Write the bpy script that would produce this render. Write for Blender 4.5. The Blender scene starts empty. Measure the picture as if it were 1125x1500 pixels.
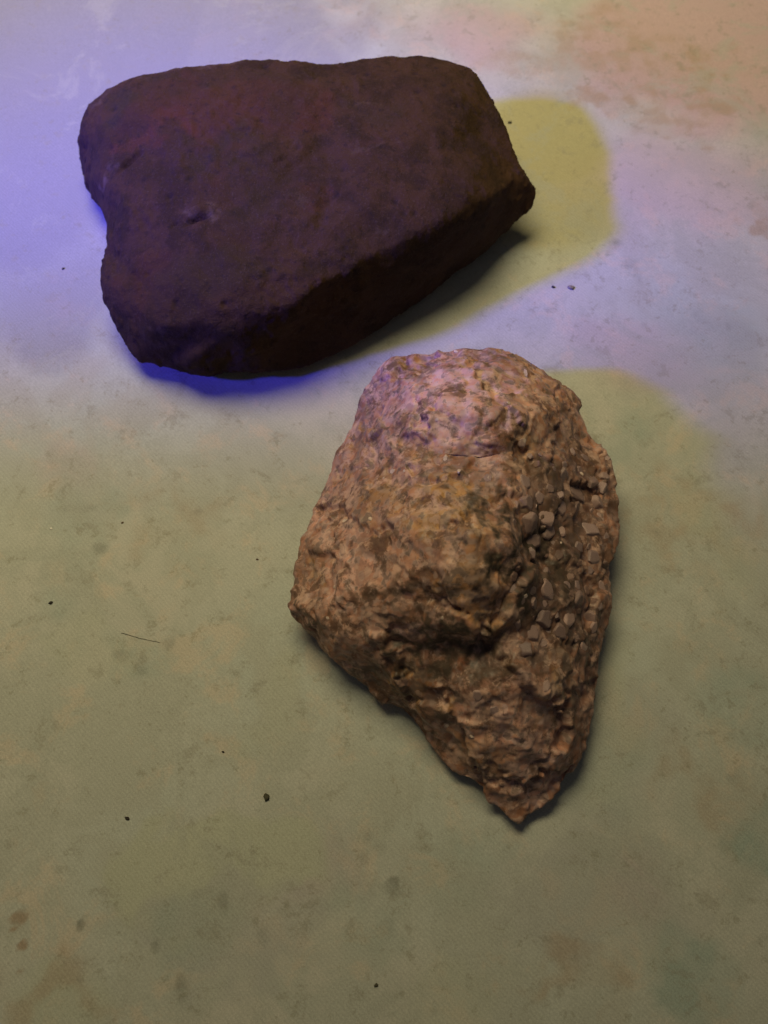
import bpy, math, random
import numpy as np
from mathutils import Vector, Matrix, geometry
from mathutils.bvhtree import BVHTree

random.seed(7)
rng = np.random.default_rng(7)
sc = bpy.context.scene
C = sc.collection

# ------------------------------------------------------------------ camera
PITCH = math.radians(68.0)      # below the horizon
DIST = 0.26
LENS = 28.0                     # 36 mm on the long side
cam_loc = np.array([0.0, -DIST * math.cos(PITCH), DIST * math.sin(PITCH)])
cd = bpy.data.cameras.new('camera')
cam = bpy.data.objects.new('camera', cd)
C.objects.link(cam)
cam.location = cam_loc
cam.rotation_euler = (math.pi / 2 - PITCH, 0, 0)
cd.sensor_fit = 'AUTO'
cd.sensor_width = 36.0
cd.lens = LENS
cd.clip_start = 0.01
cd.clip_end = 20.0
cd.dof.use_dof = True
cd.dof.focus_distance = 0.235
cd.dof.aperture_fstop = 14.0
sc.camera = cam
FPX = LENS / 36.0 * 1500.0      # focal length in photograph pixels
R_ = np.array([1.0, 0, 0])
F_ = np.array([0, math.cos(PITCH), -math.sin(PITCH)])
U_ = np.array([0, math.sin(PITCH), math.cos(PITCH)])


def at(px, py, z=0.0):
    """the point of height z seen along a sight line"""
    d = F_ + R_ * ((px - 562.5) / FPX) - U_ * ((py - 750.0) / FPX)
    t = (z - cam_loc[2]) / d[2]
    return cam_loc + d * t


# ------------------------------------------------------------------ world and lamps
w = bpy.data.worlds.new('World')
sc.world = w
w.use_nodes = True
bg = w.node_tree.nodes['Background']
bg.inputs[0].default_value = (0.95, 0.92, 1.0, 1)
bg.inputs[1].default_value = 0.048

sc.view_settings.view_transform = 'Standard'
sc.view_settings.look = 'None'
sc.view_settings.exposure = 0.0
sc.view_settings.gamma = 1.0


def aim(o, target):
    d = Vector(target) - o.location
    o.rotation_euler = d.to_track_quat('-Z', 'Y').to_euler()


# warm room lamp, above and beyond the top of the frame
ld = bpy.data.lights.new('warm_lamp', 'AREA')
ld.shape = 'DISK'
ld.size = 0.40
ld.energy = 4.95
ld.color = (1.0, 0.845, 0.50)
key = bpy.data.objects.new('warm_lamp', ld)
C.objects.link(key)
key.location = (-0.12, 0.29, 0.56)
aim(key, (-0.16, 0.60, 0))


def spot(name, loc, target, energy, color, cone, radius, beam_cuts):
    """a spot lamp with added beam cut-offs: each is a straight edge on the table (a, b), the lit side, and its softness"""
    d = bpy.data.lights.new(name, 'SPOT')
    d.energy = energy
    d.color = color
    d.spot_size = math.radians(cone)
    d.spot_blend = 1.0
    d.shadow_soft_size = radius
    o = bpy.data.objects.new(name, d)
    C.objects.link(o)
    o.location = loc
    aim(o, target)
    d.use_nodes = True
    nt = d.node_tree
    em = nt.nodes['Emission']
    geo = nt.nodes.new('ShaderNodeNewGeometry')
    prev = None
    L = np.array(loc)
    for a, b, lit, soft in beam_cuts:  # added direction masks that trim the beam; nothing physical blocks it
        a, b, lit = [np.array(v) for v in (a, b, lit)]
        n = np.cross(a - L, b - L)
        n /= np.linalg.norm(n)
        v = lit - L
        if np.dot(v, n) < 0:
            n = -n
        dot = nt.nodes.new('ShaderNodeVectorMath')
        dot.operation = 'DOT_PRODUCT'
        nt.links.new(geo.outputs['Incoming'], dot.inputs[0])
        dot.inputs[1].default_value = tuple(n)
        mr = nt.nodes.new('ShaderNodeMapRange')
        mr.interpolation_type = 'SMOOTHSTEP'
        mr.inputs['From Min'].default_value = -soft
        mr.inputs['From Max'].default_value = soft
        nt.links.new(dot.outputs['Value'], mr.inputs['Value'])
        if prev is None:
            prev = mr.outputs[0]
        else:
            m = nt.nodes.new('ShaderNodeMath')
            m.operation = 'MULTIPLY'
            nt.links.new(prev, m.inputs[0])
            nt.links.new(mr.outputs[0], m.inputs[1])
            prev = m.outputs[0]
    if prev is not None:
        nt.links.new(prev, em.inputs['Strength'])
    return o


BL = (-0.74, -0.10, 0.49)
spot('blue_lamp', BL, (0.20, 0.07, 0), 108.0, (0.05, 0.045, 1.0), 51, 0.045,
     [(at(500, 20), at(1125, 395), at(500, 400), 0.007),
      (at(0, 455), at(1125, 505), at(500, 200), 0.055)])
spot('violet_lamp', (-0.735, -0.07, 0.495), (0.02, 0.1, 0), 4.0, (0.30, 0.05, 1.0), 64, 0.034,
     [(at(0, 450), at(1125, 570), at(500, 200), 0.11)])


# ------------------------------------------------------------------ noise on arrays
def _hash(i, j, k, seed):
    h = (i.astype(np.int64) * 374761393 + j.astype(np.int64) * 668265263 + k.astype(np.int64) * 2147483647 + seed * 1274126177) & 0xffffffff
    h = ((h ^ (h >> 13)) * 1274126177) & 0xffffffff
    h = ((h ^ (h >> 16)) * 2246822519) & 0xffffffff
    return ((h ^ (h >> 15)) & 0xffffff) / float(0xffffff)


def vnoise(p, seed=0):
    i = np.floor(p)
    f = p - i
    f = f * f * f * (f * (f * 6 - 15) + 10)
    i = i.astype(np.int64)
    r = np.zeros(len(p))
    for a in (0, 1):
        wa = f[:, 0] if a else 1 - f[:, 0]
        for b in (0, 1):
            wb = f[:, 1] if b else 1 - f[:, 1]
            for c in (0, 1):
                wc = f[:, 2] if c else 1 - f[:, 2]
                r += wa * wb * wc * _hash(i[:, 0] + a, i[:, 1] + b, i[:, 2] + c, seed)
    return r * 2 - 1


def fbm(p, size, octaves=4, seed=0, gain=0.5):
    q = p / size
    r = np.zeros(len(p))
    a = 1.0
    for o in range(octaves):
        r += a * vnoise(q + o * 17.3, seed + o)
        q = q * 2.03
        a *= gain
    return r


def worley(p, size, seed=0):
    q = p / size
    i = np.floor(q).astype(np.int64)
    f1 = np.full(len(p), 9.0)
    f2 = np.full(len(p), 9.0)
    idv = np.zeros(len(p))
    for a in (-1, 0, 1):
        for b in (-1, 0, 1):
            for c in (-1, 0, 1):
                x, y, z = i[:, 0] + a, i[:, 1] + b, i[:, 2] + c
                o = np.stack([x + _hash(x, y, z, seed), y + _hash(x, y, z, seed + 1), z + _hash(x, y, z, seed + 2)], 1)
                d = np.sqrt(((o - q) ** 2).sum(1))
                near = d < f1
                f2 = np.where(near, f1, np.minimum(f2, d))
                idv = np.where(near, _hash(x, y, z, seed + 3), idv)
                f1 = np.where(near, d, f1)
    return f1, f2, idv


def facets(p, size, seed, slope):
    """broken crystal faces: every cell of the stone is a small plane tilted its own way; returns height and cell number"""
    q = p / size
    i = np.floor(q).astype(np.int64)
    best = np.full(len(p), 9.0)
    h = np.zeros(len(p))
    idv = np.zeros(len(p))
    for a in (-1, 0, 1):
        for b in (-1, 0, 1):
            for c in (-1, 0, 1):
                x, y, z = i[:, 0] + a, i[:, 1] + b, i[:, 2] + c
                o = q - np.stack([x + _hash(x, y, z, seed), y + _hash(x, y, z, seed + 1), z + _hash(x, y, z, seed + 2)], 1)
                d = np.abs(o) @ np.array([.5, .5, .5]) + .6 * np.sqrt((o ** 2).sum(1))
                n_ = d < best
                g = (_hash(x, y, z, seed + 4) - .5) * o[:, 0] + (_hash(x, y, z, seed + 5) - .5) * o[:, 1] + (_hash(x, y, z, seed + 6) - .5) * o[:, 2] + .35 * (_hash(x, y, z, seed + 7) - .5)
                h = np.where(n_, g, h)
                idv = np.where(n_, _hash(x, y, z, seed + 3), idv)
                best = np.where(n_, d, best)
    return h * size * slope * 2, idv


def sstep(a, b, x):
    t = np.clip((x - a) / (b - a), 0, 1)
    return t * t * (3 - 2 * t)


# ------------------------------------------------------------------ small helpers
def new_obj(name, me, mat=None, parent=None):
    o = bpy.data.objects.new(name, me)
    C.objects.link(o)
    if mat:
        me.materials.append(mat)
    if parent:
        o.parent = parent
    return o


def tag(o, label, cat, group=None):
    o['label'] = label
    o['category'] = cat
    if group:
        o['group'] = group
    return o


class NT:
    """short node builder"""
    def __init__(self, name):
        self.m = bpy.data.materials.new(name)
        self.m.use_nodes = True
        self.t = self.m.node_tree
        self.b = self.t.nodes['Principled BSDF']

    def n(self, typ, **kw):
        x = self.t.nodes.new(typ)
        for k, v in kw.items():
            setattr(x, k, v)
        return x

    def link(self, a, b):
        self.t.links.new(a, b)

    def attr(self, name):
        a = self.n('ShaderNodeAttribute')
        a.attribute_name = name
        return a.outputs['Fac']

    def coord(self):
        return self.n('ShaderNodeTexCoord').outputs['Object']

    def noise(self, vec, scale, detail=4, rough=0.55, dist=0.0):
        x = self.n('ShaderNodeTexNoise')
        x.inputs['Scale'].default_value = scale
        x.inputs['Detail'].default_value = detail
        x.inputs['Roughness'].default_value = rough
        x.inputs['Distortion'].default_value = dist
        self.link(vec, x.inputs['Vector'])
        return x.outputs['Fac']

    def ramp(self, v, a, b, c=0.0, d=1.0):
        x = self.n('ShaderNodeMapRange')
        x.interpolation_type = 'SMOOTHSTEP'
        for k, val in zip(('From Min', 'From Max', 'To Min', 'To Max'), (a, b, c, d)):
            x.inputs[k].default_value = val
        self.link(v, x.inputs['Value'])
        return x.outputs[0]

    def math(self, op, a, b):
        x = self.n('ShaderNodeMath', operation=op)
        for s, v in zip(x.inputs, (a, b)):
            if isinstance(v, (int, float)):
                s.default_value = v
            else:
                self.link(v, s)
        return x.outputs[0]

    def mix(self, f, a, b, mode='MIX'):
        x = self.n('ShaderNodeMix', data_type='RGBA', blend_type=mode)
        if isinstance(f, (int, float)):
            x.inputs[0].default_value = f
        else:
            self.link(f, x.inputs[0])
        for s, v in zip((x.inputs[6], x.inputs[7]), (a, b)):
            if isinstance(v, tuple):
                s.default_value = (*v, 1)
            else:
                self.link(v, s)
        return x.outputs[2]

    def bump(self, h, strength, dist, prev=None):
        x = self.n('ShaderNodeBump')
        x.inputs['Strength'].default_value = strength
        x.inputs['Distance'].default_value = dist
        self.link(h, x.inputs['Height'])
        if prev:
            self.link(prev, x.inputs['Normal'])
        return x.outputs[0]

    def done(self, col, rough, normal=None, spec=0.3):
        if isinstance(col, tuple):
            self.b.inputs['Base Color'].default_value = (*col, 1)
        else:
            self.link(col, self.b.inputs['Base Color'])
        if isinstance(rough, (int, float)):
            self.b.inputs['Roughness'].default_value = rough
        else:
            self.link(rough, self.b.inputs['Roughness'])
        self.b.inputs['Specular IOR Level'].default_value = spec
        if normal:
            self.link(normal, self.b.inputs['Normal'])
        return self.m


# ------------------------------------------------------------------ tablecloth
def graded(lo, hi, fine_lo, fine_hi, step, coarse):
    a = list(np.arange(fine_lo, fine_hi, step))
    x, s = fine_lo, step
    left = []
    while x > lo:
        s = min(s * 1.35, coarse)
        x -= s
        left.append(x)
    x, s = a[-1], step
    right = []
    while x < hi:
        s = min(s * 1.35, coarse)
        x += s
        right.append(x)
    return np.array(left[::-1] + a + right)


xs = graded(-0.9, 0.9, -0.27, 0.27, 0.0009, 0.05)
ys = graded(-0.7, 1.1, -0.17, 0.30, 0.0009, 0.05)
X, Y = np.meshgrid(xs, ys)
nx, ny = len(xs), len(ys)
P = np.stack([X.ravel(), Y.ravel(), np.zeros(nx * ny)], 1)
relief = 0.0007 * fbm(P, 0.16, 2, 3) + 0.00016 * fbm(P, 0.035, 2, 5)
Pz = P.copy()
Pz[:, 2] = relief - 0.0009
idx = np.arange(nx * ny).reshape(ny, nx)
quads = np.stack([idx[:-1, :-1].ravel(), idx[:-1, 1:].ravel(), idx[1:, 1:].ravel(), idx[1:, :-1].ravel()], 1)
me = bpy.data.meshes.new('tablecloth')
me.vertices.add(len(Pz))
me.vertices.foreach_set('co', Pz.astype(np.float32).ravel())
me.loops.add(quads.size)
me.loops.foreach_set('vertex_index', quads.astype(np.int32).ravel())
me.polygons.add(len(quads))
me.polygons.foreach_set('loop_start', np.arange(0, quads.size, 4, dtype=np.int32))
me.polygons.foreach_set('use_smooth', np.ones(len(quads), bool))
me.update(calc_edges=True)


def cloth_mask(name, blobs, seed, warp=0.006, wsize=0.018, edge=(1.15, 0.75), speck=0.0):
    """tint blobs of the cloth, print and painted light: (px, py, half width px, half height px, strength), edges wandering"""
    v = np.zeros(len(P))
    wx = fbm(P, wsize, 4, seed) * warp
    wy = fbm(P, wsize, 4, seed + 50) * warp
    sp = sstep(-0.5, 0.6, fbm(P, 0.006, 3, seed + 9)) if speck else None
    for px, py, hw, hh, s in blobs:
        c = at(px, py)
        rx = abs(at(px + hw, py)[0] - c[0])
        ry = abs(at(px, py - hh)[1] - c[1])
        k = min(1.0, min(rx, ry) / 0.010)
        d = np.sqrt(((P[:, 0] + wx * k - c[0]) / rx) ** 2 + ((P[:, 1] + wy * k - c[1]) / ry) ** 2)
        m = s * sstep(edge[0], edge[1] - 0.35 * (1 if s < 0.7 else 0), d)
        if speck:
            m = m * (1 - speck + speck * sp)
        v = np.maximum(v, m)
    a = me.attributes.new(name, 'FLOAT', 'POINT')
    a.data.foreach_set('value', v.astype(np.float32))


cloth_mask('teal_dye', [(1010, 1420, 75, 75, .75), (1125, 1205, 55, 50, .9), (905, 630, 45, 60, .5), (115, 775, 60, 80, .35),
                        (90, 880, 40, 40, .4), (210, 960, 60, 45, .4), (1050, 480, 120, 60, .35), (155, 735, 40, 40, .35),
                        (540, 1340, 60, 60, .3), (1090, 1050, 70, 60, .5), (280, 1350, 90, 60, .35), (700, 1250, 110, 80, .3), (900, 1130, 80, 80, .25)], 11, speck=.5)
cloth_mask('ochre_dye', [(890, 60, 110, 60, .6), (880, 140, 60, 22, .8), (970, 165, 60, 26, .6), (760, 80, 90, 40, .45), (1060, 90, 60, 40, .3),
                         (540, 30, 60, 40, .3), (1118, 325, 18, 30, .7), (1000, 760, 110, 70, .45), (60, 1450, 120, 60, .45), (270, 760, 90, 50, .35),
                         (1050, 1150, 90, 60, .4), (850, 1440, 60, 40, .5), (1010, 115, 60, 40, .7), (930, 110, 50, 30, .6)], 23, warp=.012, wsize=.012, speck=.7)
cloth_mask('left_dimming', [(60, 120, 280, 280, .9), (330, 20, 200, 100, .8), (60, 380, 140, 120, .7)], 37, warp=.012, wsize=.03)  # lamp falloff painted into the cloth, dimming its upper left
cloth_mask('yellow_shadow', [(800, 200, 95, 75, .85), (790, 290, 110, 75, .7)], 31, warp=.002)  # shadow tint put in the cloth colour where the dark stone blocks blue light
cloth_mask('green_dye', [(310, 1275, 150, 105, .9), (60, 1470, 110, 70, .6), (860, 1010, 90, 160, .5), (640, 1440, 120, 60, .4), (130, 960, 90, 60, .35), (1060, 760, 60, 120, .4), (420, 1010, 70, 80, .35)], 71, warp=.008, wsize=.02, edge=(1.06, .9))
cloth_mask('grey_dye_falloff', [(330, 1370, 130, 60, .8), (860, 1310, 150, 110, .8), (720, 1270, 110, 70, .5), (1020, 520, 110, 70, .8), (1090, 600, 70, 80, .4), (930, 1120, 110, 110, .5), (150, 720, 90, 60, .45), (540, 1280, 50, 90, .45)], 73, warp=.010, wsize=.02, speck=.25)  # grey print, plus light falloff painted in at the lower right
cloth_mask('pink_dye', [(1050, 60, 220, 120, .9), (1000, 260, 220, 90, .4), (700, 40, 120, 50, .6), (930, 520, 100, 60, .3), (480, 1280, 60, 70, .25), (100, 680, 60, 50, .25), (950, 1310, 60, 60, .35)], 41)
cloth_mask('slate_stain', [(540, 1225, 8, 12, .6), (556, 1240, 10, 9, .6), (535, 1255, 9, 14, .35), (572, 1296, 13, 14, .8), (570, 1355, 12, 20, .35),
                           (245, 942, 14, 9, .6), (180, 960, 16, 12, .5), (205, 975, 12, 20, .45), (140, 802, 14, 12, .45), (900, 355, 12, 10, .4),
                           (925, 385, 16, 10, .5), (935, 400, 6, 22, .45), (660, 1215, 10, 5, .35), (265, 1450, 12, 22, .6), (385, 1372, 14, 18, .4),
                           (300, 1310, 22, 10, .4), (325, 1320, 10, 20, .45), (118, 1354, 6, 11, .9), (225, 1388, 7, 14, .6), (110, 740, 40, 8, .4),
                           (290, 748, 9, 6, .4), (435, 705, 9, 5, .4), (1075, 1140, 14, 10, .4), (945, 475, 6, 6, .5), (1068, 475, 5, 8, .5)], 53, warp=.0035, wsize=.006, speck=.6)
cloth_mask('rust_stain', [(27, 1347, 15, 14, .8), (18, 1362, 6, 4, .9), (32, 1383, 9, 9, .9), (28, 1425, 6, 6, .5)], 61, warp=.003, wsize=.005)

mt = NT('printed_cotton')
co = mt.coord()
base = mt.mix(mt.ramp(mt.noise(co, 9, 3), .35, .65), (.48, .47, .40), (.435, .465, .405))
base = mt.mix(mt.ramp(mt.noise(co, 38, 6, .65, .6), .43, .58), base, (.42, .43, .365))
base = mt.mix(mt.ramp(mt.noise(co, 55, 7, .72, .4), .52, .64, 0, .5), base, (.56, .47, .36))
base = mt.mix(mt.attr('pink_dye'), base, (.49, .355, .345))
base = mt.mix(mt.attr('green_dye'), base, (.43, .445, .345))
base = mt.mix(mt.math('MULTIPLY', mt.attr('grey_dye_falloff'), .75), base, (.37, .37, .335))
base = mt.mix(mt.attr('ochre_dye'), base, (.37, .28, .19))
base = mt.mix(mt.attr('left_dimming'), base, (.265, .27, .275))
base = mt.mix(mt.attr('yellow_shadow'), base, (.40, .37, .21))
base = mt.mix(mt.math('MULTIPLY', mt.attr('teal_dye'), .95), base, (.29, .36, .31))
base = mt.mix(mt.math('MULTIPLY', mt.attr('slate_stain'), 1.0), base, (.19, .195, .16))
base = mt.mix(mt.math('MULTIPLY', mt.attr('rust_stain'), .7), base, (.27, .16, .085))
base = mt.mix(mt.ramp(mt.noise(co, 24, 8, .74, .8), .52, .61, 0, .5), base, (.375, .385, .325))
# scattered flecks
flk = mt.ramp(mt.noise(co, 230, 5, .75), .58, .67, 0, .42)
base = mt.mix(flk, base, (.25, .24, .17))
flk2 = mt.ramp(mt.noise(co, 120, 5, .75, .3), .56, .66, 0, .45)
base = mt.mix(flk2, base, (.29, .28, .22))
# twill weave: diagonal ribs and thread grain
wv = mt.n('ShaderNodeTexWave', wave_type='BANDS', bands_direction='DIAGONAL')
wv.inputs['Scale'].default_value = 420
wv.inputs['Distortion'].default_value = 1.2
wv.inputs['Detail'].default_value = 2
wv.inputs['Detail Scale'].default_value = 3
mt.link(co, wv.inputs['Vector'])
gr = mt.noise(co, 2600, 3, .85)
weave = mt.math('ADD', mt.math('MULTIPLY', wv.outputs['Fac'], .055), mt.math('MULTIPLY', gr, .9))
tone = mt.ramp(weave, .28, .72, .82, 1.18)
hsv = mt.n('ShaderNodeHueSaturation')
mt.link(base, hsv.inputs['Color'])
mt.link(tone, hsv.inputs['Value'])
nrm = mt.bump(weave, .35, .0003)
mt.done(hsv.outputs[0], .95, nrm, .1)
mt.b.inputs['Sheen Weight'].default_value = .05
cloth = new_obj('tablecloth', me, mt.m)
cloth['kind'] = 'structure'


# ------------------------------------------------------------------ rocks
def rock_mesh(outline, inner, ridges, foot, voxel, smooth):
    """closed stone: seen faces through points (px, py, height mm), hidden sides down to a foot ring on the cloth"""
    pts = list(outline) + list(inner)
    n = len(outline)
    v2 = [Vector((p[0], -p[1])) for p in pts]
    key_ = {(p[0], p[1]): i for i, p in enumerate(pts)}
    edges = [(i, (i + 1) % n) for i in range(n)]
    for r in ridges:
        edges += [(key_[a], key_[b]) for a, b in zip(r[:-1], r[1:])]
    out = geometry.delaunay_2d_cdt(v2, edges, [], 1, 1e-5)
    vo, fo, orig = out[0], out[2], out[3]
    verts = []
    for v, og in zip(vo, orig):
        p = pts[og[0]]
        verts.append(at(p[0], p[1], p[2] * .001))
    where = {og[0]: k for k, og in enumerate(orig)}
    faces = [tuple(f) for f in fo]
    ring = [where[i] for i in range(n)]
    rp = np.array([verts[i] for i in ring])
    cen = rp[:, :2].mean(0)
    prev = ring
    for frac, sc_ in ((.5, .5 + .5 * foot + .02), (.0, foot)):
        cur = []
        for q in rp:
            xy = cen + (q[:2] - cen) * sc_
            cur.append(len(verts))
            verts.append(np.array([xy[0], xy[1], q[2] * frac - (0.0004 if frac == 0 else 0)]))
        for i in range(n):
            j = (i + 1) % n
            faces.append((prev[i], prev[j], cur[j], cur[i]))
        prev = cur
    verts.append(np.array([cen[0], cen[1], -0.0004]))
    for i in range(n):
        faces.append((prev[i], prev[(i + 1) % n], len(verts) - 1))
    m0 = bpy.data.meshes.new('tmp')
    m0.from_pydata([tuple(v) for v in verts], [], faces)
    import bmesh
    bm = bmesh.new()
    bm.from_mesh(m0)
    bmesh.ops.recalc_face_normals(bm, faces=bm.faces)
    bm.to_mesh(m0)
    bm.free()
    o = bpy.data.objects.new('tmp', m0)
    C.objects.link(o)
    md = o.modifiers.new('r', 'REMESH')
    md.mode = 'VOXEL'
    md.voxel_size = voxel
    dg = bpy.context.evaluated_depsgraph_get()
    m1 = bpy.data.meshes.new_from_object(o.evaluated_get(dg))
    bpy.data.objects.remove(o)
    bpy.data.meshes.remove(m0)
    co_ = np.empty(len(m1.vertices) * 3, np.float32)
    m1.vertices.foreach_get('co', co_)
    co_ = co_.reshape(-1, 3).astype(float)
    ed = np.empty(len(m1.edges) * 2, np.int32)
    m1.edges.foreach_get('vertices', ed)
    ed = ed.reshape(-1, 2)
    deg = np.bincount(ed.ravel(), minlength=len(co_)).astype(float)

    def lap(c):
        s = np.zeros_like(c)
        for k in range(3):
            s[:, k] = np.bincount(ed[:, 0], c[ed[:, 1], k], len(c)) + np.bincount(ed[:, 1], c[ed[:, 0], k], len(c))
        return s / deg[:, None]
    for _ in range(smooth):          # shrink-free smoothing
        co_ = co_ + .55 * (lap(co_) - co_)
        co_ = co_ - .45 * (lap(co_) - co_)
    return m1, co_, lap


def set_co(m, c):
    m.vertices.foreach_set('co', c.astype(np.float32).ravel())
    m.update()


def normals(m):
    nn = np.empty(len(m.vertices) * 3, np.float32)
    m.vertex_normals.foreach_get('vector', nn)
    return nn.reshape(-1, 3).astype(float)


def add_attr(m, name, v):
    a = m.attributes.new(name, 'FLOAT', 'POINT')
    a.data.foreach_set('value', np.clip(v, 0, 1).astype(np.float32))


def pix(c):
    """photograph pixel of each point"""
    d = c - cam_loc
    z = d @ F_
    return 562.5 + FPX * (d @ R_) / z, 750.0 - FPX * (d @ U_) / z


def hit(bv, px, py):
    dd = Vector(F_ + R_ * ((px - 562.5) / FPX) - U_ * ((py - 750.0) / FPX)).normalized()
    return bv.ray_cast(Vector(cam_loc), dd)


def patches(c, bv, blobs, hz, seed, warp=14, wsize=.006):
    """mineral and painted shade patches set on the seen side at measured spots: (px, py, rx, ry, strength, height mm); real spheres in the stone"""
    v = np.zeros(len(c))
    wq = np.stack([fbm(c, wsize, 4, seed), fbm(c, wsize, 4, seed + 7), fbm(c, wsize, 4, seed + 13)], 1) * warp * .00018
    for px, py, rx, ry, s, z in blobs:
        h = hit(bv, px, py)[0]
        o = at(px, py, z * .001) if h is None else np.array(h)
        k = .00018
        d = (c + wq - o) / np.array([rx * k, ry * k * 1.1, max(rx, ry) * k * hz])
        v = np.maximum(v, s * sstep(1.25, .45, np.sqrt((d ** 2).sum(1))))
    return v


# ---- dark brown flat stone
out1 = [(117, 178, 24), (127, 150, 27), (150, 127, 29), (185, 110, 31), (230, 101, 32), (290, 94, 33), (350, 89, 33), (400, 87, 33), (435, 89, 33), (465, 94, 33),
        (500, 91, 33), (540, 86, 33), (580, 82, 33), (620, 80, 33), (662, 84, 32), (692, 93, 31), (705, 106, 30), (717, 132, 29), (731, 162, 28), (743, 190, 27),
        (757, 220, 25), (775, 250, 22), (791, 272, 18), (792, 290, 15), (780, 307, 12), (755, 328, 9), (725, 358, 6), (690, 388, 4), (640, 425, 3), (580, 467, 2),
        (520, 508, 2), (470, 535, 2), (430, 548, 3), (390, 550, 5), (350, 543, 8), (325, 545, 6), (304, 551, 5), (280, 548, 5), (250, 537, 5), (225, 531, 5), (205, 531, 6), (190, 520, 7),
        (170, 490, 10), (150, 450, 14), (141, 415, 17), (144, 390, 18), (154, 365, 18), (157, 335, 18), (150, 310, 17), (135, 290, 9), (127, 275, 6), (121, 255, 5), (115, 225, 9)]
in1 = [(215, 512, 13), (268, 512, 16), (335, 492, 27), (400, 450, 33), (470, 416, 35), (540, 378, 35), (600, 346, 35.5), (660, 318, 34.5), (720, 284, 32), (757, 262, 26),
       (352, 512, 21), (425, 466, 28), (500, 426, 29), (575, 386, 30), (640, 350, 30), (700, 318, 27), (320, 450, 34), (400, 400, 36.5), (500, 360, 37), (600, 310, 37), (690, 270, 35),
       (200, 160, 36), (300, 140, 38), (420, 135, 38), (520, 130, 37), (640, 125, 37), (690, 150, 35), (180, 300, 30), (170, 225, 31), (150, 200, 30), (260, 230, 38), (400, 220, 39), (480, 230, 37),
       (520, 210, 38), (640, 210, 38), (300, 330, 38), (420, 330, 38), (520, 300, 38), (620, 280, 38), (200, 400, 27), (260, 420, 33), (350, 410, 37), (175, 345, 27), (165, 420, 24),
       (440, 480, 20), (560, 430, 20), (660, 365, 20), (345, 525, 14), (275, 530, 16), (240, 480, 26), (300, 470, 30), (735, 310, 20), 
       (150, 264, 25), (140, 215, 26), (150, 242, 28), (164, 285, 28), (137, 262, 21)]
rid1 = [[(215, 512), (268, 512), (335, 492), (400, 450), (470, 416), (540, 378), (600, 346), (660, 318), (720, 284), (757, 262)]]
m, c1, lap1 = rock_mesh(out1, in1, rid1, .86, .00075, 90)
set_co(m, c1)
n1 = normals(m)
bv1 = BVHTree.FromPolygons([tuple(v) for v in c1], [tuple(p.vertices) for p in m.polygons])
d = .0011 * fbm(c1, .024, 3, 2) + .00030 * fbm(c1, .0055, 3, 8)
pf1, pf2, pid = worley(c1, .0042, 70)
pit = sstep(.38, .10, pf1) * (pid > .88)
d -= .0005 * pit * sstep(-.1, .5, fbm(c1, .022, 2, 33) + .25)
d += .00011 * fbm(c1, .0022, 3, 61, .7)
d += .00045 * sstep(.05, .5, fbm(c1, .003, 3, 90)) * sstep(-.2, .4, fbm(c1, .03, 2, 91))


def dent(c, n, px, py, z, rx, ry, ang, depth):
    o = at(px, py, z * .001)
    q = (c - o)
    ca, sa = math.cos(ang), math.sin(ang)
    u = q[:, 0] * ca + q[:, 1] * sa
    v = -q[:, 0] * sa + q[:, 1] * ca
    r = np.sqrt((u / rx) ** 2 + (v / ry) ** 2 + (q[:, 2] / max(rx, ry, .006)) ** 2)
    return -depth * sstep(1.15, .2, r)


d += dent(c1, n1, 190, 238, 32, .0070, .0018, math.radians(38), .0022)
d += dent(c1, n1, 288, 320, 38, .0055, .0013, math.radians(18), .0022)
d += dent(c1, n1, 252, 321, 38, .0022, .0012, math.radians(30), .0018)
d += dent(c1, n1, 292, 308, 38, .0060, .0022, math.radians(18), -.0010)
d += dent(c1, n1, 475, 300, 38, .003, .016, math.radians(-8), .0010)
d += dent(c1, n1, 430, 250, 39, .02, .004, math.radians(60), .0008)
d += dent(c1, n1, 375, 150, 38, .0018, .006, math.radians(-15), .0006)
d += dent(c1, n1, 524, 122, 37, .0016, .007, math.radians(5), -.0006)
d += dent(c1, n1, 214, 395, 31, .0016, .0014, 0, .0008)
d += dent(c1, n1, 328, 446, 34, .0016, .0014, 0, .0007)
d += dent(c1, n1, 490, 330, 38, .012, .003, math.radians(35), -.0006)
c1 = c1 + n1 * d[:, None]
c1[:, 2] = np.maximum(c1[:, 2], -.0006)
set_co(m, c1)
add_attr(m, 'rust', patches(c1, bv1, [(310, 165, 170, 80, .5, 37), (255, 185, 70, 40, .95, 37), (170, 215, 34, 16, .8, 29), (200, 225, 40, 26, .7, 33), (330, 125, 90, 26, .4, 37), (470, 175, 70, 50, .55, 38), (330, 250, 40, 30, .25, 38), (440, 270, 30, 40, .35, 38), (205, 410, 40, 50, .35, 31)], 1.2, 3, 50, .012))
add_attr(m, 'pale', patches(c1, bv1, [(305, 308, 40, 9, .55, 38), (345, 322, 20, 7, .4, 38), (535, 215, 60, 7, .35, 38), (440, 290, 24, 16, .3, 38), (565, 330, 14, 10, .4, 36), (150, 262, 18, 14, .9, 22), (142, 140, 22, 40, .7, 29), (200, 105, 60, 12, .7, 32), (300, 92, 80, 8, .6, 34), (165, 240, 14, 16, .5, 27), (522, 125, 9, 32, .6, 37), (530, 150, 30, 5, .4, 37), 
                                 (230, 490, 40, 16, .3, 26)], 1.0, 5, 22, .005))
add_attr(m, 'slate', patches(c1, bv1, [(170, 150, 50, 30, .8, 34), (330, 215, 80, 60, .5, 38), (240, 115, 70, 20, .5, 36), (540, 160, 80, 40, .4, 37), (310, 390, 120, 50, .45, 36), (400, 280, 60, 60, .4, 38)], 1.2, 6, 40, .012))
add_attr(m, 'pit', pit)
for p in m.polygons:
    p.use_smooth = True

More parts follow.
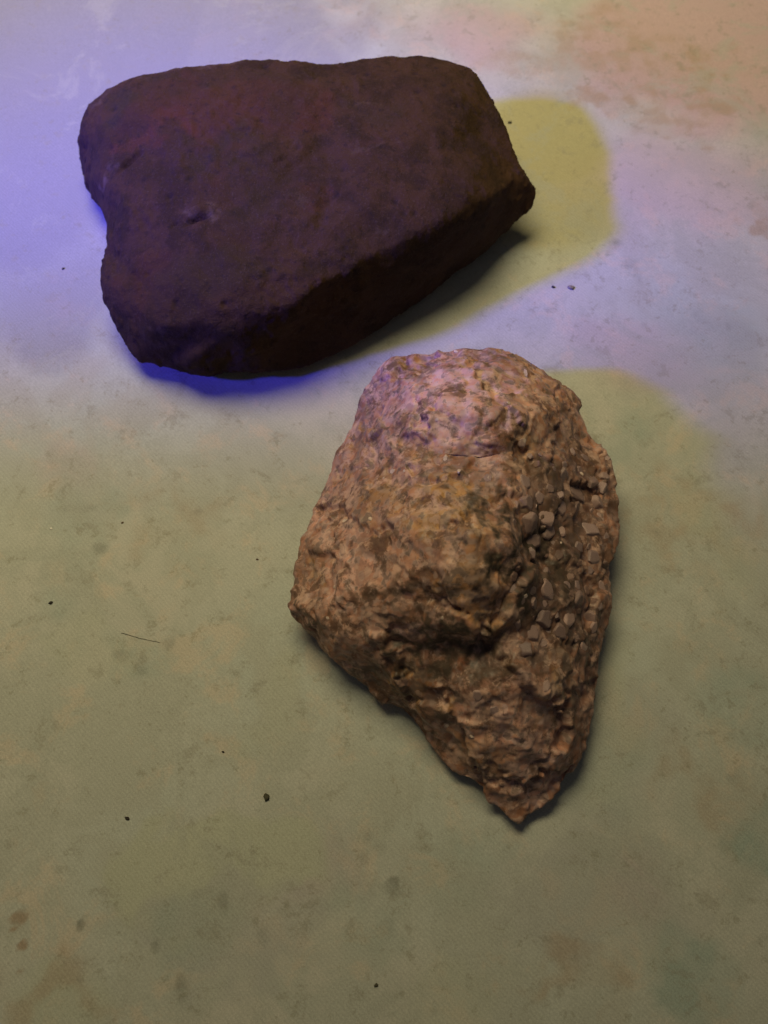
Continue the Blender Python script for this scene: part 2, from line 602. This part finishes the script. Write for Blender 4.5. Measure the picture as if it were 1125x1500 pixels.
mt = NT('brown_sandstone')
co = mt.coord()
col = mt.mix(mt.ramp(mt.noise(co, 30, 5, .65, .5), .42, .58), (.046, .024, .013), (.055, .028, .0145))
col = mt.mix(mt.ramp(mt.noise(co, 75, 6, .7), .48, .60), col, (.035, .019, .0095))
col = mt.mix(mt.attr('slate'), col, (.037, .025, .013))
col = mt.mix(mt.math('MULTIPLY', mt.attr('rust'), mt.ramp(mt.noise(co, 60, 4, .6), .2, .7, .6, .85)), col, (.085, .030, .016))
col = mt.mix(mt.math('MULTIPLY', mt.attr('pale'), mt.ramp(mt.noise(co, 260, 4, .7), .4, .58, .2, .9)), col, (.115, .075, .052))
grain = mt.noise(co, 1300, 4, .85)
col = mt.mix(mt.ramp(grain, .54, .66, 0, .42), col, (.10, .072, .058))
col = mt.mix(mt.ramp(mt.noise(co, 420, 4, .75), .57, .66, 0, .55), col, (.017, .012, .011))
col = mt.mix(mt.math('MULTIPLY', mt.attr('pit'), .5), col, (.015, .01, .01))
nr = mt.bump(grain, .6, .0006)
nr = mt.bump(mt.noise(co, 300, 5, .75), .6, .0013, nr)
mt.done(col, .85, nr, .12)
slab = new_obj('brown_rock', m, mt.m)
tag(slab, 'flat dark brown stone with smooth face, rust patches and notched left end', 'rock')

# ---- pinkish granite lump
out2 = [(547, 560, 16), (556, 539, 19), (575, 524, 21), (600, 519, 23), (640, 516, 25), (680, 511, 26), (720, 510, 26), (755, 516, 25), (777, 527, 24), (802, 545, 22), (830, 561, 20),
        (849, 585, 18), (856, 610, 17), (861, 634, 16), (881, 660, 15), (896, 690, 14), (905, 730, 13), (906, 775, 12), (901, 815, 11), (894, 850, 11), (894, 885, 11), (891, 910, 10),
        (883, 950, 9), (881, 1000, 8), (873, 1040, 7), (859, 1085, 6), (853, 1110, 6), (836, 1140, 5), (806, 1170, 4), (780, 1193, 3), (762, 1205, 3), (745, 1196, 3), (725, 1179, 3), (690, 1151, 3),
        (655, 1121, 3), (615, 1076, 3), (590, 1046, 3), (550, 1016, 4), (510, 981, 5), (470, 946, 6), (440, 916, 8), (424, 893, 11), (427, 877, 12), (432, 850, 12), (435, 815, 12), (444, 775, 12), (464, 730, 12),
        (479, 700, 12), (494, 660, 13), (514, 625, 13), (527, 590, 14), (537, 570, 15)]
in2 = [(436, 886, 15), (470, 905, 19), (520, 930, 24), (575, 928, 27), (640, 915, 36), (690, 912, 40), (725, 880, 43), (742, 820, 46), (745, 760, 45), (730, 710, 43), (660, 692, 43), (600, 700, 39), (560, 690, 33),
       (650, 730, 48), (690, 790, 50), (640, 840, 44), (590, 780, 41), (570, 860, 34), (520, 800, 31), (490, 760, 23), (500, 870, 28), (455, 830, 18), (530, 720, 29), (690, 850, 47),
       (560, 590, 24), (600, 560, 32), (660, 550, 36), (720, 550, 36), (770, 565, 34), (630, 610, 41), (700, 605, 44), (760, 610, 40), (810, 600, 32), (580, 640, 34), (640, 668, 38), (700, 674, 38), (740, 668, 37), (800, 660, 31), (830, 640, 26),
       (545, 640, 25), (520, 670, 20), (620, 540, 30),
       (785, 720, 33), (835, 710, 25), (872, 720, 18), (782, 790, 31), (840, 790, 23), (880, 800, 16), (778, 860, 32), (840, 870, 23), (875, 880, 15), (770, 920, 32), (830, 940, 24), (865, 960, 17),
       (560, 962, 20), (610, 962, 24), (660, 965, 28), (710, 955, 33), (540, 962, 18), (590, 1010, 18), (630, 1055, 16), (665, 1095, 13), (700, 1135, 10), (745, 1180, 6),
       (640, 1010, 23), (700, 1010, 29), (760, 990, 32), (700, 1070, 21), (760, 1060, 25), (810, 1020, 25), (845, 1040, 15), (760, 1120, 16), (810, 1100, 17), (838, 1100, 10), (770, 1165, 9), (800, 1150, 10)]
rid2 = [[(436, 886), (470, 905), (520, 930), (575, 928), (640, 915), (690, 912), (725, 880), (742, 820), (745, 760), (730, 710)],
        [(540, 962), (590, 1010), (630, 1055), (665, 1095), (700, 1135), (745, 1180)],
        [(540, 962), (560, 962), (610, 962), (660, 965), (710, 955)]]
m, c2, lap2 = rock_mesh(out2, in2, rid2, .84, .00045, 6)
set_co(m, c2)
n2 = normals(m)
bv2 = BVHTree.FromPolygons([tuple(v) for v in c2], [tuple(p.vertices) for p in m.polygons])
coarse = patches(c2, bv2, [(830, 780, 110, 130, 1, 26), (800, 900, 110, 100, 1, 32), (760, 1050, 110, 100, .8, 24), (700, 1100, 80, 60, .7, 15)], 2.0, 21)
jag = .0005 * np.stack([fbm(c2, .003, 3, s_) for s_ in (1, 2, 3)], 1)
d = .0011 * fbm(c2, .016, 4, 12, .55)
h0, gid0 = facets(c2 + 2 * jag, .0085, 80, .38)
h1, gid = facets(c2 + jag, .0038, 40, .42)
h2, hid = facets(c2 + jag, .0018, 60, .34)
calm = sstep(-.3, .5, fbm(c2, .018, 2, 55))
hb, _b = facets(c2 + 3 * jag, .017, 90, .30)
d += hb * .45 + h0 * .27 + h1 * (.04 + .14 * coarse + .04 * calm) + h2 * (.05 + .11 * coarse)
d += .0002 * fbm(c2, .0025, 3, 77, .6)
f1, f2, _g = worley(c2 + jag, .0036, 40)
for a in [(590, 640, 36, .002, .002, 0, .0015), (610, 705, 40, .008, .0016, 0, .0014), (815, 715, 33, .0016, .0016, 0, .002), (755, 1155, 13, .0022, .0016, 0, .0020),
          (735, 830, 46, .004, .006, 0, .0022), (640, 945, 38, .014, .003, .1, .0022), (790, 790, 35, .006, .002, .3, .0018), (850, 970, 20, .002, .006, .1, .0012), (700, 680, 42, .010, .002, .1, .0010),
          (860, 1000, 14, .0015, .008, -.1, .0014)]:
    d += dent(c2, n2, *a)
c2 = c2 + n2 * d[:, None]
for _ in range(3):          # worn a little
    c2 = c2 + .5 * (lap2(c2) - c2)
c2[:, 2] = np.maximum(c2[:, 2], -.0006)
set_co(m, c2)
add_attr(m, 'ochre', patches(c2, bv2, [(650, 740, 70, 50, .95, 48), (560, 740, 60, 40, .6, 36), (520, 640, 26, 26, .8, 20), (700, 880, 70, 30, .6, 48), (540, 660, 40, 40, .6, 27), (610, 660, 40, 30, .5, 39), (600, 1000, 40, 30, .8, 19), (820, 1000, 40, 50, .7, 22), (460, 830, 26, 40, .6, 18),
                                  (760, 640, 40, 50, .4, 39), (700, 830, 60, 60, .5, 49), (700, 1100, 50, 40, .4, 18)], 1.3, 31, 40, .006))
add_attr(m, 'pinkish', patches(c2, bv2, [(640, 570, 120, 50, .9, 34), (740, 570, 90, 50, .8, 36), (680, 620, 90, 40, .8, 43), (500, 830, 60, 70, .6, 28), (470, 740, 40, 60, .6, 15), (600, 900, 40, 20, .9, 38), (740, 1060, 90, 60, .7, 25), (770, 1140, 50, 50, .7, 14), (440, 850, 20, 30, .7, 14)], 1.3, 32, 40, .006))
add_attr(m, 'black', patches(c2, bv2, [(590, 637, 16, 14, .9, 36), (610, 700, 34, 12, .7, 40), (720, 740, 44, 26, .8, 46), (745, 830, 44, 60, 1, 46), (775, 790, 50, 30, 1, 36), (800, 840, 60, 40, .8, 30), (715, 745, 40, 30, .8, 44), (585, 640, 20, 18, 1, 36), (790, 800, 60, 36, .9, 35), (640, 945, 110, 24, .9, 38), (590, 800, 24, 18, .6, 42), (660, 880, 30, 20, .5, 49), (590, 890, 60, 14, .5, 36), (450, 905, 40, 14, .8, 16), (820, 850, 50, 40, .6, 31), (755, 1155, 16, 12, .8, 13),  # black mineral, plus shade painted under the ledge and along the left underside
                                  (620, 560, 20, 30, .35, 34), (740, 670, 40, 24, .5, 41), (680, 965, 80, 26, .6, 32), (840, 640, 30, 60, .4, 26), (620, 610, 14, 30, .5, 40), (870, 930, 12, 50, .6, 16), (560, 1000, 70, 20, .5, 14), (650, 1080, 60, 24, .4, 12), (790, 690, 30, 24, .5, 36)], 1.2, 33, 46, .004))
add_attr(m, 'rust', patches(c2, bv2, [(660, 985, 50, 16, .9, 27), (740, 635, 40, 18, .9, 41), (800, 820, 60, 60, .4, 34), (620, 985, 30, 20, .5, 23), (840, 1100, 20, 50, .5, 10)], 1.3, 34, 40, .005))
add_attr(m, 'coarse', patches(c2, bv2, [(830, 770, 90, 120, 1, 26), (810, 900, 90, 90, 1, 28), (850, 1010, 40, 110, .7, 15), (660, 990, 90, 30, .6, 25)], 1.6, 39, 30, .005))  # darkens the coarse right side, its shade partly put into the colour
add_attr(m, 'seam', sstep(.14, .02, f2 - f1) * (.05 + .5 * coarse))
add_attr(m, 'grain', gid)
add_attr(m, 'fleck', hid)
for p in m.polygons:
    p.use_smooth = True

mt = NT('pink_granite')
co = mt.coord()
col = mt.mix(mt.ramp(mt.noise(co, 60, 5, .65, .4), .42, .58), (.39, .215, .15), (.265, .14, .092))
col = mt.mix(mt.attr('pinkish'), col, (.55, .32, .255))
col = mt.mix(mt.math('MULTIPLY', mt.attr('ochre'), .85), col, (.42, .25, .115))
col = mt.mix(mt.math('MULTIPLY', mt.attr('rust'), .85), col, (.17, .058, .022))
col = mt.mix(mt.math('MULTIPLY', mt.attr('coarse'), .8), col, (.105, .062, .048))
# grains differ a little in tone
gv = mt.attr('grain')
hs = mt.n('ShaderNodeHueSaturation')
mt.link(col, hs.inputs['Color'])
mt.link(mt.ramp(gv, 0, 1, .80, 1.22), hs.inputs['Value'])
mt.link(mt.ramp(mt.attr('fleck'), 0, 1, .75, 1.2), hs.inputs['Saturation'])
col = hs.outputs[0]
col = mt.mix(mt.ramp(mt.attr('fleck'), .80, .95, 0, .45), col, (.50, .36, .29))
col = mt.mix(mt.ramp(mt.attr('fleck'), .22, .06, 0, .55), col, (.10, .062, .040))
col = mt.mix(mt.ramp(mt.noise(co, 230, 5, .75, .3), .52, .62, 0, .7), col, (.105, .062, .036))
col = mt.mix(mt.ramp(mt.noise(co, 110, 6, .7, .5), .53, .61, 0, .8), col, (.12, .062, .036))
col = mt.mix(mt.ramp(mt.noise(co, 150, 6, .7, .5), .54, .62, 0, .65), col, (.60, .38, .28))
col = mt.mix(mt.ramp(mt.noise(co, 310, 5, .75, .4), .56, .66, 0, .5), col, (.52, .36, .28))
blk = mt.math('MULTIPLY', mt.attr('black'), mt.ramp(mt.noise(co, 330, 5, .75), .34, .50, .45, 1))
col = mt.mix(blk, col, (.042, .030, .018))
col = mt.mix(mt.math('MULTIPLY', mt.attr('seam'), .55), col, (.07, .042, .024))
nr = mt.bump(mt.noise(co, 800, 4, .7), .35, .0002)
nr = mt.bump(mt.noise(co, 300, 5, .7), .35, .0006, nr)
mt.done(col, mt.ramp(mt.noise(co, 400, 3), .3, .7, .42, .8), nr, .4)
gran = new_obj('granite_rock', m, mt.m)
tag(gran, 'rough pinkish tan granite lump with coarse crystals, tapering to a point below the dark stone', 'rock')

# ---- crystals standing out of the granite, set by where they sit on the stone
bvh = BVHTree.FromPolygons([tuple(v) for v in c2], [tuple(p.vertices) for p in m.polygons])


def cryst_mat(name, col, rough):
    k = NT(name)
    cc = k.coord()
    info = k.n('ShaderNodeObjectInfo').outputs['Random']
    a = k.mix(k.ramp(k.noise(cc, 500, 4, .7), .35, .65), col, tuple(x * .55 for x in col))
    h = k.n('ShaderNodeHueSaturation')
    k.link(a, h.inputs['Color'])
    k.link(k.ramp(info, 0, 1, .7, 1.15), h.inputs['Value'])
    return k.done(h.outputs[0], rough, k.bump(k.noise(cc, 900, 4, .7), .4, .0004), .5)


mats = [cryst_mat('pale_feldspar', (.44, .29, .245), .36), cryst_mat('brown_feldspar', (.27, .16, .12), .45), cryst_mat('quartz_grain', (.42, .285, .25), .28)]
cmesh = []
import bmesh
for k in range(12):
    bm = bmesh.new()
    rr = np.random.default_rng(100 + k)
    ring = rr.integers(5, 7)                  # a cleaved block: uneven polygon below, smaller tilted top
    for z_, f_ in ((-.7, 1.0), (.12, 1.0), (.40, .72)):
        for a_ in range(ring):
            th = 6.283 * (a_ + rr.uniform(-.28, .28)) / ring
            q_ = f_ * rr.uniform(.72, 1.12)
            x_, y_ = q_ * math.cos(th), q_ * math.sin(th)
            bm.verts.new((x_, y_, z_ + (.16 * x_ * (k % 3 - 1) + .14 * y_ * (k % 2) if z_ > .2 else rr.uniform(-.08, .08))))
    res = bmesh.ops.convex_hull(bm, input=bm.verts)
    bmesh.ops.delete(bm, geom=[g for g in res['geom_interior'] if isinstance(g, bmesh.types.BMVert)], context='VERTS')
    bmesh.ops.bevel(bm, geom=list(bm.edges), offset=.06, segments=1, affect='EDGES')
    mm = bpy.data.meshes.new('crystal')
    bm.to_mesh(mm)
    bm.free()
    mm.materials.append(mats[k % 3])
    cmesh.append(mm)

spots = [(770, 706, 11), (822, 742, 12), (800, 757, 13), (782, 770, 14), (862, 772, 14), (850, 690, 9), (843, 720, 12), (868, 700, 10), (826, 700, 11), (880, 735, 10), (760, 745, 9), (775, 735, 11), (790, 728, 9),
         (780, 792, 12), (845, 748, 12), (805, 778, 11), (870, 815, 10), (780, 865, 8), (803, 863, 12), (835, 905, 12), (800, 905, 13), (780, 925, 13), (822, 925, 11), (850, 880, 10), (770, 950, 10), (880, 860, 10), (862, 905, 9),
         (700, 1020, 7), (725, 1040, 6), (800, 1005, 7), (655, 1062, 5), (690, 1078, 5),
         (766, 648, 6), (715, 700, 7)]
rs = np.random.default_rng(5)
tries = 0
while len(spots) < 95 and tries < 4000:
    tries += 1
    x, y = rs.uniform(640, 900), rs.uniform(660, 1180)
    inside = x > 750 and y < 950 and x < 890
    r = rs.uniform(5, 11)
    if not inside or any((x - s[0]) ** 2 + (y - s[1]) ** 2 < (.85 * (r + s[2])) ** 2 for s in spots):
        continue
    spots.append((x, y, r))
for i, (x, y, r) in enumerate(spots):
    loc, nn, _, dist = hit(bvh, x, y)
    if loc is None:
        continue
    rad = (1.45 if i < 34 else 1.05) * r / FPX * dist
    o = bpy.data.objects.new('crystal', cmesh[i % 12] if i >= 34 else cmesh[(i * 3 + (0 if i % 4 else 2)) % 12])
    C.objects.link(o)
    q = nn.to_track_quat('Z', 'Y')
    spin = Matrix.Rotation(rs.uniform(0, 6.28), 4, 'Z')
    tilt = Matrix.Rotation(rs.uniform(-.22, .22), 4, 'X')
    s = rs.uniform(.85, 1.15)
    o.matrix_world = Matrix.Translation(loc - nn * rad * rs.uniform(.14, .30)) @ q.to_matrix().to_4x4() @ spin @ tilt @ Matrix.Diagonal((rad * s, rad / s, rad * .75, 1))
    o.parent = gran

# bright mica glints
mm = bpy.data.meshes.new('mica_flake')
bm = bmesh.new()
bmesh.ops.create_cone(bm, cap_ends=True, segments=6, radius1=1.0, radius2=.8, depth=.35)
for v in bm.verts:
    v.co += Vector((random.uniform(-.2, .2), random.uniform(-.2, .2), 0))
bm.to_mesh(mm)
bm.free()
k = NT('pale_mica')
mm.materials.append(k.done(k.mix(k.ramp(k.noise(k.coord(), 2, 3), .4, .6), (.62, .49, .39), (.50, .38, .29)), .28, None, .6))
for x, y, r, st in [(543, 760, 4.5, 1.3), (506, 763, 5.5, 1.6), (575, 690, 5, 1.3), (592, 690, 3.5, 1.5), (562, 700, 3, 1), (718, 700, 5.5, 1.4), (672, 690, 5, 1.8), (652, 671, 5, 1.7), (768, 646, 5, 1.5), (770, 873, 4, 1),
                     (668, 515, 4, 1.8), (770, 547, 6, 2.2), (655, 1063, 4, 1.1), (692, 1078, 4, 1.6), (852, 694, 4, 1.1), (822, 795, 2.5, 1), (480, 905, 3, 1.6), (648, 905, 3, 1.4), (490, 860, 3, 1.2), (745, 590, 4, 1.4), (640, 615, 3.5, 1.3)]:
    loc, nn, _, dist = hit(bvh, x, y)
    if loc is None:
        continue
    rad = r / FPX * dist
    o = bpy.data.objects.new('mica_flake', mm)
    C.objects.link(o)
    o.matrix_world = Matrix.Translation(loc + nn * rad * .03) @ nn.to_track_quat('Z', 'Y').to_matrix().to_4x4() @ Matrix.Rotation(random.uniform(0, 6.28), 4, 'Z') @ Matrix.Rotation(random.uniform(-.5, .5), 4, 'X') @ Matrix.Diagonal((rad * st ** .5, rad / st ** .5, rad, 1))
    o.parent = gran


# ------------------------------------------------------------------ crumbs and thread on the cloth
def simple(name, c):
    k = NT(name)
    return k.done(k.mix(k.ramp(k.noise(k.coord(), 900, 3), .35, .65), c, tuple(x * .6 for x in c)), .8)


soil = simple('dark_soil', (.035, .028, .022))
olive = simple('olive_lint', (.075, .070, .042))
brown = simple('brown_grit', (.12, .075, .045))
grey = simple('grey_lint', (.23, .20, .18))
white = simple('white_grit', (.85, .82, .72))
cz = BVHTree.FromPolygons([tuple(v) for v in Pz], [tuple(q) for q in quads[:]])


def crumb(name, px, py, rx, ry, ang, mat, label, cat='crumb', seed=0):
    h = cz.ray_cast(Vector((*at(px, py)[:2], .05)), Vector((0, 0, -1)))[0]
    dist = (h - Vector(cam_loc)).length
    k_ = dist / FPX * .8
    bm = bmesh.new()
    bmesh.ops.create_icosphere(bm, subdivisions=2, radius=1.0)
    rr = np.random.default_rng(seed + 300)
    ph = rr.uniform(0, 6.28, 6)
    for v in bm.verts:
        f = 1 + .22 * math.sin(3 * v.co.x + ph[0]) * math.cos(4 * v.co.y + ph[1]) + .18 * math.sin(5 * v.co.z + 3 * v.co.x + ph[2])
        v.co = Vector((v.co.x * f * rx * k_, v.co.y * f * ry * k_, v.co.z * f * min(rx, ry) * k_ * .45))
    me_ = bpy.data.meshes.new(name)
    bm.to_mesh(me_)
    bm.free()
    for p in me_.polygons:
        p.use_smooth = True
    o = new_obj(name, me_, mat)
    o.location = h + Vector((0, 0, min(rx, ry) * k_ * .25))
    o.rotation_euler = (0, 0, ang)
    return tag(o, label, cat)


crumb('crumb', 811, 419, 3.4, 2.4, -.5, soil, 'tiny black seed-like crumb on the lavender cloth right of the dark stone', seed=1)
crumb('lint_fleck', 837, 420, 6, 4.2, -.2, grey, 'small grey lint fleck beside the black crumb on lavender cloth', 'lint', seed=2)
crumb('crumb', 72.5, 882, 3.2, 2.6, .3, soil, 'round black crumb on beige cloth near left edge, level with the granite corner', seed=3)
crumb('crumb', 185, 1199, 4.4, 2.6, -.4, soil, 'elongated black crumb on greenish cloth at lower left', seed=4)
crumb('lint_fleck', 390, 1168, 5, 6.5, .2, olive, 'dark olive ragged fleck on cloth left of the granite tip', 'lint', seed=5)
crumb('grit_grain', 73, 773, 2.4, 2.0, 0, white, 'tiny white grain of grit on beige cloth at left', 'grit', seed=6)
crumb('grit_grain', 178, 764, 2.3, 1.8, .4, brown, 'tiny brown grain at the edge of the bluish dye streak', 'grit', seed=7)
crumb('crumb', 376, 818, 2.2, 1.8, -.3, brown, 'tiny brown crumb on beige cloth left of the granite side', seed=8)
crumb('crumb', 747, 178, 3.6, 2.8, .1, olive, 'olive crumb touching the right edge of dark stone on yellow patch', seed=9)
crumb('crumb', 551, 1444, 3.2, 2.8, .5, olive, 'dark olive crumb on cloth near bottom centre of photo', seed=10)
crumb('crumb', 326, 1101, 2.3, 1.6, -.4, soil, 'tiny black speck on plain cloth above the olive fleck', seed=11)
crumb('crumb', 92, 392, 2.4, 2, .2, soil, 'tiny dark speck on lavender cloth left of the dark stone', seed=12)

cu = bpy.data.curves.new('thread', 'CURVE')
cu.dimensions = '3D'
cu.bevel_depth = .00007
cu.bevel_resolution = 2
sp = cu.splines.new('POLY')
tp = [(176, 926), (190, 930), (204, 934), (218, 937), (233, 940)]
sp.points.add(len(tp) - 1)
for q, (x, y) in zip(sp.points, tp):
    h = cz.ray_cast(Vector((*at(x, y)[:2], .05)), Vector((0, 0, -1)))[0]
    q.co = (h.x, h.y, h.z + .00008, 1)
tmp = bpy.data.objects.new('tmp', cu)
C.objects.link(tmp)
tm = bpy.data.meshes.new_from_object(tmp.evaluated_get(bpy.context.evaluated_depsgraph_get()))
bpy.data.objects.remove(tmp)
th = new_obj('thread', tm, olive)
tag(th, 'short thin dark thread lying on beige cloth left of the granite', 'thread')
